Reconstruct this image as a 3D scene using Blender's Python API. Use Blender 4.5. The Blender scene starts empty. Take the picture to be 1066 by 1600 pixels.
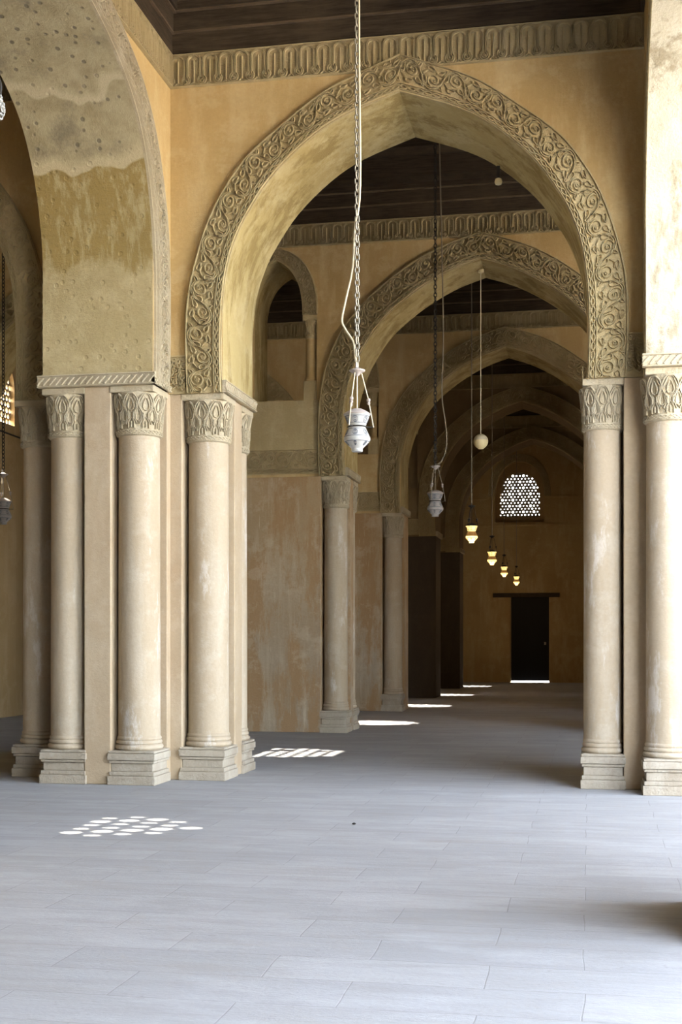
import bpy, bmesh, math, random
from mathutils import Vector, noise
random.seed(7)
PI = math.pi
S = bpy.context.scene
COL = S.collection

# ------------------------------------------------------------------ camera
TH = math.atan((920 - 533) / 2000.0)
cam_d = bpy.data.cameras.new('camera')
cam = bpy.data.objects.new('camera', cam_d)
COL.objects.link(cam)
cam.location = (0, 0, 1.75)
cam.rotation_euler = (PI / 2, 0, TH)
cam_d.sensor_fit = 'VERTICAL'
cam_d.sensor_height = 24.0
cam_d.lens = 24.0 * 2000 / 1600
cam_d.shift_y = (998 - 800) / 1600.0
cam_d.clip_end = 500
S.camera = cam

# ------------------------------------------------------------------ sky, sun, exposure
SUN_EL = math.radians(39.8)
world = bpy.data.worlds.new('sky')
S.world = world
world.use_nodes = True
wn = world.node_tree
wn.nodes.clear()
sky = wn.nodes.new('ShaderNodeTexSky')
sky.sky_type = 'NISHITA'
sky.sun_disc = False
sky.sun_elevation = SUN_EL
sky.sun_rotation = math.radians(-90)
sky.dust_density = 2.0
bgn = wn.nodes.new('ShaderNodeBackground')
bgn.inputs['Strength'].default_value = 0.46
won = wn.nodes.new('ShaderNodeOutputWorld')
hsv = wn.nodes.new('ShaderNodeHueSaturation')
hsv.inputs['Saturation'].default_value = 0.48
wn.links.new(sky.outputs[0], hsv.inputs['Color'])
wn.links.new(hsv.outputs[0], bgn.inputs[0])
wn.links.new(bgn.outputs[0], won.inputs[0])

sun_d = bpy.data.lights.new('sun', 'SUN')
sun_d.energy = 13.0
sun_d.angle = math.radians(0.53)
sun_d.color = (1.0, 0.93, 0.82)
sun = bpy.data.objects.new('sun', sun_d)
COL.objects.link(sun)
sun.location = (-30, 12, 30)
sun.rotation_euler = (0, -(PI / 2 - SUN_EL), 0)

S.view_settings.view_transform = 'Standard'
S.view_settings.look = 'None'
S.view_settings.gamma = 1
S.view_settings.use_curve_mapping = False
S.view_settings.exposure = 3.2
S.cycles.use_denoising = True
S.cycles.max_bounces = 10
S.cycles.diffuse_bounces = 3
S.cycles.glossy_bounces = 2
S.cycles.sample_clamp_indirect = 6


# ------------------------------------------------------------------ helpers
class MB:
    def __init__(self):
        self.v = []
        self.f = []
        self.mi = []

    def add(self, verts, faces, mi=0):
        n = len(self.v)
        self.mi += list(mi) if isinstance(mi, (list, tuple)) else [mi] * len(faces)
        self.v += [tuple(p) for p in verts]
        self.f += [tuple(i + n for i in f) for f in faces]

    def box(self, a, b):
        x0, y0, z0 = a
        x1, y1, z1 = b
        self.add([(x0, y0, z0), (x1, y0, z0), (x1, y1, z0), (x0, y1, z0),
                  (x0, y0, z1), (x1, y0, z1), (x1, y1, z1), (x0, y1, z1)],
                 [(0, 3, 2, 1), (4, 5, 6, 7), (0, 1, 5, 4), (1, 2, 6, 5), (2, 3, 7, 6), (3, 0, 4, 7)])

    def prism(self, poly, z0, z1):
        n = len(poly)
        self.add([(x, y, z0) for x, y in poly] + [(x, y, z1) for x, y in poly],
                 [tuple(range(n))[::-1], tuple(range(n, 2 * n))] +
                 [(i, (i + 1) % n, n + (i + 1) % n, n + i) for i in range(n)])

    def lathe(self, prof, seg=32, c=(0, 0), caps=True):
        vs = []
        for r, z in prof:
            for k in range(seg):
                a = 2 * PI * k / seg
                vs.append((c[0] + r * math.cos(a), c[1] + r * math.sin(a), z))
        fs = []
        for i in range(len(prof) - 1):
            for k in range(seg):
                k2 = (k + 1) % seg
                fs.append((i * seg + k, i * seg + k2, (i + 1) * seg + k2, (i + 1) * seg + k))
        if caps:
            fs.append(tuple(range(seg))[::-1])
            fs.append(tuple((len(prof) - 1) * seg + k for k in range(seg)))
        self.add(vs, fs)

    def tube(self, pts, r, seg=6, closed=False):
        pts = [Vector(p) for p in pts]
        n = len(pts)
        vs = []
        for i, p in enumerate(pts):
            if closed:
                t = pts[(i + 1) % n] - pts[i - 1]
            else:
                t = pts[min(i + 1, n - 1)] - pts[max(i - 1, 0)]
            t.normalize()
            up = Vector((0, 0, 1)) if abs(t.z) < 0.9 else Vector((1, 0, 0))
            a = t.cross(up).normalized()
            b = t.cross(a)
            for k in range(seg):
                w = 2 * PI * k / seg
                vs.append(p + a * (r * math.cos(w)) + b * (r * math.sin(w)))
        fs = []
        m = n if closed else n - 1
        for i in range(m):
            j = (i + 1) % n
            for k in range(seg):
                k2 = (k + 1) % seg
                fs.append((i * seg + k, i * seg + k2, j * seg + k2, j * seg + k))
        if not closed:
            fs.append(tuple(range(seg))[::-1])
            fs.append(tuple((n - 1) * seg + k for k in range(seg)))
        self.add(vs, fs)

    def ridge(self, line, fn, w, h, closed=False):
        """raised ridge along a (u,v) polyline; fn(u,v,h)->point"""
        n = len(line)
        if n < 2:
            return
        vs = []
        for i in range(n):
            if closed:
                a, b = line[i - 1], line[(i + 1) % n]
            else:
                a, b = line[max(i - 1, 0)], line[min(i + 1, n - 1)]
            du, dv = b[0] - a[0], b[1] - a[1]
            L = math.hypot(du, dv) or 1
            nu, nv = -dv / L, du / L
            u, v = line[i]
            hw, tw = w / 2, w * 0.26
            vs += [fn(u - nu * hw, v - nv * hw, 0), fn(u - nu * tw, v - nv * tw, h),
                   fn(u + nu * tw, v + nv * tw, h), fn(u + nu * hw, v + nv * hw, 0)]
        fs = []
        for i in range(n if closed else n - 1):
            j = (i + 1) % n
            for k in range(3):
                fs.append((i * 4 + k, i * 4 + k + 1, j * 4 + k + 1, j * 4 + k))
        self.add(vs, fs)

    def build(self, name, mat, parent=None, smooth=False, recalc=True, bevel=0):
        me = bpy.data.meshes.new(name)
        me.from_pydata(self.v, [], self.f)
        me.polygons.foreach_set('material_index', self.mi)
        if recalc:
            bm = bmesh.new()
            bm.from_mesh(me)
            bmesh.ops.recalc_face_normals(bm, faces=bm.faces)
            bm.to_mesh(me)
            bm.free()
        for m_ in (mat if isinstance(mat, (list, tuple)) else [mat]):
            me.materials.append(m_)
        if smooth:
            me.polygons.foreach_set('use_smooth', [True] * len(me.polygons))
            me.set_sharp_from_angle(angle=math.radians(40))
        me.update()
        o = bpy.data.objects.new(name, me)
        COL.objects.link(o)
        if parent:
            o.parent = parent
        if bevel:
            b = o.modifiers.new('bevel', 'BEVEL')
            b.width = bevel
            b.segments = 2
            b.limit_method = 'ANGLE'
        return o


def empty(name, loc=(0, 0, 0), rz=0):
    o = bpy.data.objects.new(name, None)
    o.empty_display_size = 0.2
    COL.objects.link(o)
    o.location = loc
    o.rotation_euler = (0, 0, rz)
    return o


def tag(o, label=None, cat=None, group=None, kind=None):
    if label: o['label'] = label
    if cat: o['category'] = cat
    if group: o['group'] = group
    if kind: o['kind'] = kind
    return o


def copy_tree(o, parent=None):
    c = o.copy()
    COL.objects.link(c)
    if parent: c.parent = parent
    for ch in list(o.children):
        copy_tree(ch, c)
    return c


def interp(prof, n):
    """smooth resample (Catmull-Rom) of a polyline, n points per span"""
    out = []
    P = [prof[0]] + list(prof) + [prof[-1]]
    for i in range(1, len(P) - 2):
        p0, p1, p2, p3 = P[i - 1], P[i], P[i + 1], P[i + 2]
        for k in range(n):
            t = k / n
            out.append(tuple(0.5 * ((2 * b) + (-a + c) * t + (2 * a - 5 * b + 4 * c - d) * t * t +
                                    (-a + 3 * b - 3 * c + d) * t ** 3)
                             for a, b, c, d in zip(p0, p1, p2, p3)))
    out.append(prof[-1])
    return out


def resample(line, n):
    d = [0]
    for a, b in zip(line, line[1:]):
        d.append(d[-1] + math.dist(a, b))
    out = []
    j = 0
    for k in range(n + 1):
        t = d[-1] * k / n
        while j < len(d) - 2 and d[j + 1] < t: j += 1
        s = (t - d[j]) / ((d[j + 1] - d[j]) or 1)
        out.append(tuple(a + (b - a) * s for a, b in zip(line[j], line[j + 1])))
    return out, d[-1]


# ------------------------------------------------------------------ materials
def nodemat(name, rough=0.85):
    m = bpy.data.materials.new(name)
    m.use_nodes = True
    nt = m.node_tree
    b = nt.nodes['Principled BSDF']
    b.inputs['Roughness'].default_value = rough
    b.inputs['Specular IOR Level'].default_value = 0.2
    return m, nt, b


def N(nt, t, **kw):
    n = nt.nodes.new(t)
    for k, v in kw.items():
        if k in n.inputs.keys():
            n.inputs[k].default_value = v
        else:
            setattr(n, k, v)
    return n


def wpos(nt):
    return N(nt, 'ShaderNodeNewGeometry').outputs['Position']


def mapped(nt, scale=(1, 1, 1), src=None):
    m = N(nt, 'ShaderNodeMapping')
    m.inputs['Scale'].default_value = scale
    nt.links.new(src or wpos(nt), m.inputs['Vector'])
    return m.outputs[0]


def noisef(nt, vec, scale, detail=6, rough=0.6, lo=0.35, hi=0.65):
    n = N(nt, 'ShaderNodeTexNoise')
    n.inputs['Scale'].default_value = scale
    n.inputs['Detail'].default_value = detail
    n.inputs['Roughness'].default_value = rough
    nt.links.new(vec, n.inputs['Vector'])
    r = N(nt, 'ShaderNodeMapRange')
    r.inputs['From Min'].default_value = lo
    r.inputs['From Max'].default_value = hi
    nt.links.new(n.outputs['Fac'], r.inputs['Value'])
    return r.outputs[0]


def mix(nt, fac, a, b):
    m = N(nt, 'ShaderNodeMix', data_type='RGBA')
    for s, v in ((0, fac), (6, a), (7, b)):
        if hasattr(v, 'is_output'):
            nt.links.new(v, m.inputs[s])
        elif s == 0:
            m.inputs[0].default_value = v
        else:
            m.inputs[s].default_value = (*v, 1)
    return m.outputs[2]


def mul(nt, a, b):
    m = N(nt, 'ShaderNodeMath', operation='MULTIPLY')
    for i, v in enumerate((a, b)):
        if hasattr(v, 'is_output'):
            nt.links.new(v, m.inputs[i])
        else:
            m.inputs[i].default_value = v
    return m.outputs[0]


def bump(nt, b, h, strength=0.3, dist=0.02):
    n = N(nt, 'ShaderNodeBump')
    n.inputs['Strength'].default_value = strength
    n.inputs['Distance'].default_value = dist
    nt.links.new(h, n.inputs['Height'])
    nt.links.new(n.outputs[0], b.inputs['Normal'])


def plaster(name, base, dark, light, stain=None, stain_amt=0.0, lower=None, bstr=0.25, streak=(1, 1, .25), scratch=.12):
    AL = .84
    base, dark, light = [tuple(x * AL for x in q) for q in (base, dark, light)]
    stain = stain and tuple(x * AL for x in stain)
    lower = lower and tuple(x * AL for x in lower)
    m, nt, b = nodemat(name)
    big = noisef(nt, wpos(nt), 0.55, 5, .6, .4, .66)
    med = noisef(nt, mapped(nt, streak), 3.2, 7, .65, .48, .72)
    blot = noisef(nt, mapped(nt, (1, 1, 1.3)), 1.7, 10, .74, .53, .60)
    scr = noisef(nt, mapped(nt, (7, 7, .5)), 3.0, 6, .7, .62, .68)
    fine = noisef(nt, wpos(nt), 28, 6, .7, .3, .7)
    src = base
    if lower is not None:
        sep = N(nt, 'ShaderNodeSeparateXYZ')
        nt.links.new(wpos(nt), sep.inputs[0])
        mr = N(nt, 'ShaderNodeMapRange')
        mr.inputs['From Min'].default_value = 4.2
        mr.inputs['From Max'].default_value = 1.0
        nt.links.new(sep.outputs[2], mr.inputs['Value'])
        src = mix(nt, mr.outputs[0], base, lower)
    c = mix(nt, mul(nt, big, .75), src, dark)
    c = mix(nt, mul(nt, med, .75), c, light)
    if stain is not None:
        st = noisef(nt, mapped(nt, (1.2, 1.2, .35)), 1.9, 9, .72, .52 - stain_amt * .2, .6 - stain_amt * .12)
        c = mix(nt, mul(nt, st, .85), c, stain)
    c = mix(nt, mul(nt, blot, .38), c, light)
    c = mix(nt, mul(nt, scr, scratch), c, tuple(min(1, x * 1.15) for x in light))
    c = mix(nt, mul(nt, fine, .2), c, tuple(x * .6 for x in dark))
    nt.links.new(c, b.inputs['Base Color'])
    bump(nt, b, fine, bstr, .012)
    return m


M = {}
M['wall'] = plaster('ochre_plaster', (.58, .415, .19), (.45, .295, .12), (.68, .535, .30))
M['wall_shaded'] = plaster('shaded_ochre_plaster', (.25, .175, .09), (.19, .13, .065), (.29, .21, .115))  # ochre plaster with the deep aisle's shade darkened into its colour
M['pier'] = plaster('pinkish_plaster', (.51, .40, .265), (.46, .335, .21), (.58, .47, .335))
M['pier_aged'] = plaster('rust_streaked_plaster', (.48, .35, .205), (.36, .24, .125), (.60, .49, .35),
                         stain=(.40, .245, .115), stain_amt=.3, lower=(.44, .37, .28), streak=(2.2, 2.2, .16), scratch=.5)
M['pier_dark'] = plaster('dark_brown_plaster', (.08, .058, .04), (.06, .044, .03), (.10, .075, .05))  # uniformly darker brown plaster for the deepest piers
M['soffit'] = plaster('ochre_soffit_plaster', (.55, .44, .21), (.43, .32, .13), (.66, .56, .33),
                      stain=(.32, .23, .085), stain_amt=.15, streak=(1.5, 1.5, .3), bstr=.4)
M['soffit_pale'] = plaster('pale_soffit_plaster', (.56, .51, .39), (.44, .38, .27), (.66, .62, .52),
                           stain=(.30, .25, .16), stain_amt=.05, streak=(1.5, 1.5, .6), bstr=.5)
M['carved'] = plaster('carved_stucco', (.52, .415, .225), (.40, .30, .145), (.61, .50, .30), bstr=.6)
M['carved_pale'] = plaster('pale_carved_stucco', (.54, .46, .32), (.43, .35, .22), (.62, .54, .40), bstr=.6)
M['column'] = plaster('column_plaster', (.50, .405, .285), (.43, .335, .22), (.57, .495, .385), streak=(1, 1, .15), stain=(.66, .60, .52), stain_amt=-.22)
M['plinth'] = plaster('plinth_stone', (.50, .43, .33), (.36, .29, .21), (.60, .54, .44), bstr=.7)
M['outer'] = plaster('outer_wall_plaster', (.52, .365, .18), (.43, .29, .13), (.58, .43, .25))


def old_soffit():
    """grey rough render with pits above, streaked ochre wash in the middle, pale plaster below"""
    m, nt, b = nodemat('weathered_soffit_plaster')
    sep = N(nt, 'ShaderNodeSeparateXYZ')
    nt.links.new(wpos(nt), sep.inputs[0])
    wob = N(nt, 'ShaderNodeTexNoise')
    wob.inputs['Scale'].default_value = 2.6
    wob.inputs['Detail'].default_value = 8
    wob.inputs['Roughness'].default_value = .68
    nt.links.new(mapped(nt, (1, 1, .45)), wob.inputs['Vector'])
    zz = N(nt, 'ShaderNodeMath', operation='MULTIPLY_ADD')
    nt.links.new(wob.outputs['Fac'], zz.inputs[0])
    zz.inputs[1].default_value = 1.1
    nt.links.new(sep.outputs[2], zz.inputs[2])
    wob2 = N(nt, 'ShaderNodeTexNoise')
    wob2.inputs['Scale'].default_value = 1.8
    nt.links.new(mapped(nt, (1, .6, .6)), wob2.inputs['Vector'])
    z2 = N(nt, 'ShaderNodeMath', operation='MULTIPLY_ADD')
    nt.links.new(wob2.outputs['Fac'], z2.inputs[0])
    z2.inputs[1].default_value = .5
    nt.links.new(sep.outputs[2], z2.inputs[2])

    def step(src, a, c):
        r = N(nt, 'ShaderNodeMapRange')
        r.inputs['From Min'].default_value = a
        r.inputs['From Max'].default_value = c
        nt.links.new(src, r.inputs['Value'])
        return r.outputs[0]
    med = noisef(nt, wpos(nt), 3.0, 8, .7, .42, .65)
    fine = noisef(nt, wpos(nt), 26, 7, .75, .3, .7)
    strk = noisef(nt, mapped(nt, (4, 4, .5)), 2.2, 8, .7, .5, .62)
    low = mix(nt, med, (.41, .325, .165), (.50, .41, .235))
    ochre = mix(nt, strk, (.31, .22, .075), (.45, .37, .20))
    ochre = mix(nt, mul(nt, med, .3), ochre, (.24, .17, .06))
    pitn = N(nt, 'ShaderNodeTexVoronoi')
    pitn.inputs['Scale'].default_value = 7.5
    nt.links.new(wpos(nt), pitn.inputs['Vector'])
    pit = step(pitn.outputs['Distance'], .25, .15)
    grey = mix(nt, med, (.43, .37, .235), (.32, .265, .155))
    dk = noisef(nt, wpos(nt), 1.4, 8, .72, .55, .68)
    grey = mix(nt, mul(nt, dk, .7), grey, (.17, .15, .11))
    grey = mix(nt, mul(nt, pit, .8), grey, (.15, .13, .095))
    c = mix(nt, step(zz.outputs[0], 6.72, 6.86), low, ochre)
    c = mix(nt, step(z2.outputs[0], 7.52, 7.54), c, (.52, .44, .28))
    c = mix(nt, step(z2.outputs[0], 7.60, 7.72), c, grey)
    c = mix(nt, mul(nt, step(z2.outputs[0], 8.20, 8.22), mul(nt, step(z2.outputs[0], 8.32, 8.26), 1.0)), c, (.52, .45, .30))
    c = mix(nt, mul(nt, fine, .25), c, (.22, .18, .11))
    nt.links.new(c, b.inputs['Base Color'])
    h = N(nt, 'ShaderNodeMath', operation='MULTIPLY_ADD')
    nt.links.new(pit, h.inputs[0])
    h.inputs[1].default_value = -1.5
    nt.links.new(fine, h.inputs[2])
    bump(nt, b, h.outputs[0], .5, .015)
    return m


M['soffit_old'] = old_soffit()


def wood_mat(name='dark_brown_timber', f=1.0):
    m, nt, b = nodemat(name, .7)
    g = noisef(nt, mapped(nt, (1.2, 1.2, 14)), 2.0, 8, .7, .35, .7)
    c = mix(nt, g, (.028 * f, .019 * f, .012 * f), (.07 * f, .049 * f, .03 * f))
    d = noisef(nt, wpos(nt), .9, 4, .6, .5, .7)
    c = mix(nt, mul(nt, d, .4), c, (.12, .085, .05))
    nt.links.new(c, b.inputs['Base Color'])
    bump(nt, b, g, .4, .01)
    return m


M['wood'] = wood_mat()
M['wood_edge'] = wood_mat('pale_timber_edge', 2.6)  # lighter timber tone for the thin cornice fillets


def floor_mat():
    m, nt, b = nodemat('grey_stone_slabs', .75)
    wv = mapped(nt, (1, 1, 1))
    # slight warp keeps the joints hand-laid
    nz = N(nt, 'ShaderNodeTexNoise')
    nz.inputs['Scale'].default_value = 1.3
    nt.links.new(wv, nz.inputs['Vector'])
    vm = N(nt, 'ShaderNodeVectorMath', operation='MULTIPLY_ADD')
    nt.links.new(nz.outputs['Color'], vm.inputs[0])
    vm.inputs[1].default_value = (.05, .05, 0)
    nt.links.new(wv, vm.inputs[2])
    br = N(nt, 'ShaderNodeTexBrick')
    br.offset = .43
    br.inputs['Scale'].default_value = 1
    br.inputs['Brick Width'].default_value = 1.15
    br.inputs['Row Height'].default_value = .46
    br.inputs['Mortar Size'].default_value = .005
    br.inputs['Mortar Smooth'].default_value = .6
    br.inputs['Bias'].default_value = 0
    br.inputs['Color1'].default_value = (0.322, 0.322, 0.322, 1)
    br.inputs['Color2'].default_value = (0.374, 0.372, 0.370, 1)
    br.inputs['Mortar'].default_value = (0.252, 0.246, 0.239, 1)
    nt.links.new(vm.outputs[0], br.inputs['Vector'])
    streak = noisef(nt, mapped(nt, (.5, 3.2, 1)), 2.6, 8, .7, .42, .68)
    c = mix(nt, mul(nt, streak, .7), br.outputs['Color'], (.285, .278, .268))
    pale = noisef(nt, mapped(nt, (.8, 2.0, 1)), 1.1, 7, .7, .5, .7)
    c = mix(nt, mul(nt, pale, .6), c, (.435, .435, .44))
    fine = noisef(nt, mapped(nt, (1, 2, 1)), 24, 6, .7, .35, .7)
    c = mix(nt, mul(nt, fine, .22), c, (.225, .22, .215))
    worn = noisef(nt, mapped(nt, (.35, 1.5, 1)), 1.9, 9, .75, .54, .64)
    c = mix(nt, mul(nt, worn, .4), c, (.30, .28, .255))
    dots = noisef(nt, wpos(nt), 9, 3, .5, .68, .72)
    c = mix(nt, mul(nt, dots, .35), c, (.25, .24, .23))
    nt.links.new(c, b.inputs['Base Color'])
    h = N(nt, 'ShaderNodeMath', operation='SUBTRACT')
    nt.links.new(fine, h.inputs[0])
    nt.links.new(br.outputs['Fac'], h.inputs[1])
    bump(nt, b, h.outputs[0], .25, .01)
    return m


M['floor'] = floor_mat()


def flat(name, col, rough=.5, metal=0, emit=None, es=0):
    m, nt, b = nodemat(name, rough)
    b.inputs['Base Color'].default_value = (*col, 1)
    b.inputs['Metallic'].default_value = metal
    n = noisef(nt, wpos(nt), 30, 4, .6, .3, .7)
    c = mix(nt, mul(nt, n, .35), col, tuple(x * .6 for x in col))
    nt.links.new(c, b.inputs['Base Color'])
    if emit:
        b.inputs['Emission Color'].default_value = (*emit, 1)
        b.inputs['Emission Strength'].default_value = es
    return m


M['chain'] = flat('rusty_chain_steel', (.30, .25, .18), .6, .3)
M['chain_pale'] = flat('pale_chain_steel', (.34, .31, .25), .6, .2)
M['cord'] = flat('cream_cord', (.62, .54, .38), .8)
M['glass'] = flat('white_enamelled_glass', (.44, .435, .41), .45)
M['glass_grey'] = flat('grey_glass', (.36, .33, .31), .4)
M['pattern'] = flat('grey_enamel_pattern', (.15, .16, .18), .5)
M['lid'] = flat('grey_lid', (.42, .36, .32), .6)
M['iron'] = flat('dark_iron', (.05, .045, .04), .6, .5)
M['lit'] = flat('glowing_lamp_glass', (.8, .6, .3), .4, 0, (1.0, .58, .16), .10)
M['lit_core'] = flat('bright_lamp_glass', (.9, .8, .5), .4, 0, (1.0, .66, .20), .26)
M['belt'] = flat('brown_lamp_belt', (.32, .17, .06), .5, 0, (1.0, .45, .1), .02)
M['ball'] = flat('cream_globe', (.80, .68, .40), .4)
M['door'] = flat('black_door', (.012, .012, .012), .6)
M['court'] = flat('courtyard_paving', (.62, .54, .42), .9)
M['tracery'] = flat('stucco_tracery', (.38, .31, .20), .9)


# ------------------------------------------------------------------ wall builder
class Frame:
    """s runs along the wall, t goes into it from its visible face"""
    def __init__(self, kind, face):
        self.kind, self.face = kind, face

    def p(self, s, t, z):
        if self.kind == 'Y': return (s, self.face + t, z)       # face looks towards -Y
        if self.kind == 'X+': return (self.face - t, s, z)      # face looks towards +X
        if self.kind == 'X-': return (self.face + t, s, z)      # face looks towards -X


Z0 = 4.78
INT0 = [(2.2, 4.78), (2.215, 5.3), (2.2, 5.8), (2.14, 6.3), (2.02, 6.68), (1.86, 6.98), (1.56, 7.4), (1.12, 7.8), (.68, 8.06), (0, 8.30)]
EXT0 = [(2.66, 4.78), (2.68, 5.4), (2.66, 5.9), (2.57, 6.35), (2.4, 6.87), (2.2, 7.25), (1.9, 7.65), (1.4, 8.05), (.92, 8.38), (.45, 8.58), (0, 8.75)]
INT1 = [(2.5, 4.78), (2.53, 5.3), (2.52, 5.9), (2.46, 6.3), (2.32, 6.78), (2.12, 7.18), (1.82, 7.6), (1.45, 7.93), (1.03, 8.22), (.53, 8.48), (0, 8.66)]
EXT1 = [(3.0, 4.78), (3.02, 5.5), (2.98, 6.27), (2.86, 6.85), (2.63, 7.38), (2.35, 7.77), (1.99, 8.12), (1.54, 8.47), (1.09, 8.75), (.6, 8.96), (0, 9.15)]
INTL = [(2.5, 4.78), (2.53, 5.5), (2.52, 6.1), (2.46, 6.6), (2.35, 7.0), (2.17, 7.4), (1.85, 7.8), (1.4, 8.08), (.9, 8.27), (0, 8.5)]
EXTL = [(2.95, 4.78), (2.98, 5.5), (2.97, 6.2), (2.9, 6.8), (2.72, 7.3), (2.45, 7.78), (2.0, 8.2), (1.5, 8.44), (.98, 8.62), (0, 8.9)]
INTR = [(x * 2.95 / 2.5, z) for x, z in INTL]
EXTR = [(x * 2.95 / 2.5, z) for x, z in EXTL]
INTS = [(.5, 7.8), (.49, 8.05), (.43, 8.35), (.3, 8.6), (.15, 8.75), (0, 8.84)]
EXTS = [(.79, 7.8), (.79, 8.1), (.70, 8.5), (.5, 8.82), (.25, 9.0), (0, 9.06)]


def full_profile(half, n=4):
    h = interp(half, n)
    return [(-x, z) for x, z in h] + [(x, z) for x, z in h[::-1]][1:]


def slab(mb, fr, s0, s1, t0, t1, ztop, arches, wins):
    """arches: (centre, half profile); wins: (centre, half profile, sill, notch half width or None)"""
    ops = []
    for c, h in arches:
        pts = []
        last = None
        for x, z in full_profile(h):
            x = max(-h[0][0], min(h[0][0], x))
            if last is not None and x <= last + 1e-4:
                if len(pts) and x >= last - 1e-4:
                    pts[-1] = (pts[-1][0], max(pts[-1][1], z)) if x < 0 else pts[-1]
                continue
            pts.append((x, z))
            last = x
        ops.append((c, [(c + x, z) for x, z in pts], None))
    for c, h, sill, notch in wins:
        pts = []
        last = None
        for x, z in full_profile(h):
            if last is not None and x <= last + 1e-4: continue
            pts.append((x, z))
            last = x
        pts = [(c + x, z) for x, z in pts]
        if notch:
            zn = h[0][1]
            pts = [(c - notch, zn), (c + -h[0][0] - .001, zn)] + pts + [(c + h[0][0] + .001, zn), (c + notch, zn)]
        ops.append((c, pts, sill))
    ops.sort(key=lambda o: o[0])

    def strip(a, b, za0, za1, zb0, zb1):
        P = fr.p
        mb.add([P(a, t0, za0), P(b, t0, zb0), P(b, t0, zb1), P(a, t0, za1),
                P(a, t1, za0), P(b, t1, zb0), P(b, t1, zb1), P(a, t1, za1)],
               [(0, 1, 2, 3), (4, 7, 6, 5), (0, 4, 5, 1), (3, 2, 6, 7)], (0, 0, 1, 0))

    def cap(s, za, zb):
        P = fr.p
        mb.add([P(s, t0, za), P(s, t1, za), P(s, t1, zb), P(s, t0, zb)], [(0, 1, 2, 3)], 1)
    cur = s0
    cap(s0, Z0, ztop)
    for c, pts, sill in ops:
        a, b = pts[0][0], pts[-1][0]
        if a > cur: strip(cur, a, Z0, ztop, Z0, ztop)
        if sill is None:
            cap(a, Z0, pts[0][1]); cap(b, Z0, pts[-1][1])
        else:
            cap(a, sill, pts[0][1]); cap(b, sill, pts[-1][1])
            strip(a, b, Z0, sill, Z0, sill)
        for p, q in zip(pts, pts[1:]):
            strip(p[0], q[0], p[1], ztop, q[1], ztop)
        cur = b
    if s1 > cur: strip(cur, s1, Z0, ztop, Z0, ztop)
    cap(s1, Z0, ztop)


# ---- carved relief -------------------------------------------------
def circle(cx, cy, r, n=12, a0=0, a1=2 * PI):
    return [(cx + r * math.cos(a0 + (a1 - a0) * k / n), cy + r * math.sin(a0 + (a1 - a0) * k / n)) for k in range(n + 1)]


def spiral(cx, cy, r0, r1, a0, turns, n=18):
    return [(cx + (r0 + (r1 - r0) * k / n) * math.cos(a0 + 2 * PI * turns * k / n),
             cy + (r0 + (r1 - r0) * k / n) * math.sin(a0 + 2 * PI * turns * k / n)) for k in range(n + 1)]


def leaf(cx, cy, l, w, a, n=10):
    out = []
    for k in range(n + 1):
        t = 2 * PI * k / n
        x = l / 2 * math.cos(t)
        y = w / 2 * math.sin(t) * (1 - .6 * math.cos(t))
        out.append((cx + x * math.cos(a) - y * math.sin(a), cy + x * math.sin(a) + y * math.cos(a)))
    return out


def scroll_lines(L, W, res=1.0, braid=True):
    """vine scroll in a strip of length L, width W; returns (line, ridge width)"""
    out = []
    v0 = .105 if braid else .03
    q = W - v0 - .025
    cell = .54 * q / .33
    ncell = max(1, round(L / cell))
    cell = L / ncell
    mid = v0 + q / 2
    if braid:
        nb = round(L / .11)
        st = L / nb
        for ph in (0, PI):
            k = max(2, int(nb * 6 * res))
            out.append(([(L * i / k, .058 + .022 * math.sin(2 * PI * (L * i / k) / (2 * st) + ph)) for i in range(k + 1)], .017))
        k = max(2, int(L / .12))
        for v in (.022, .096):
            out.append(([(L * i / k, v) for i in range(k + 1)], .014))
    k = max(2, int(L / .12))
    out.append(([(L * i / k, W - .018) for i in range(k + 1)], .02))
    for c in range(ncell):
        u0 = c * cell
        for hlf in (0, 1):
            sg = 1 if hlf == 0 else -1
            uc = u0 + cell * (.25 + .5 * hlf)
            # vine arc
            n = 14
            for off in (0, .026):
                out.append(([(u0 + cell * .5 * hlf + cell * .5 * i / n,
                              mid + sg * (q * .46 - off) * math.sin(PI * i / n) ** .55) for i in range(n + 1)], .016))
            cy = mid + sg * q * .02
            r = q * .27
            out.append((spiral(uc + cell * .05, cy + sg * q * .08, r, r * .25, sg * PI * .5, sg * 1.35, 18), .017))
            out.append((circle(uc + cell * .05, cy + sg * q * .08, r * .16, 6), .02))
            out.append((circle(uc - cell * .2, mid + sg * q * .36, q * .05, 6), .018))
            out.append((leaf(uc + cell * .22, mid + sg * q * .36, q * .2, q * .09, sg * .9, 8), .012))
            out.append((leaf(uc - cell * .17, mid + sg * q * .12, q * .34, q * .15, sg * 1.2), .014))
            out.append((leaf(uc + cell * .2, mid - sg * q * .26, q * .3, q * .15, -sg * .5), .014))
            out.append((leaf(uc - cell * .02, mid - sg * q * .33, q * .3, q * .13, sg * .2), .014))
            out.append(([(uc - cell * .2, mid - sg * q * .1), (uc - cell * .1, mid - sg * q * .26), (uc + cell * .02, mid - sg * q * .22)], .013))
    return out


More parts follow.
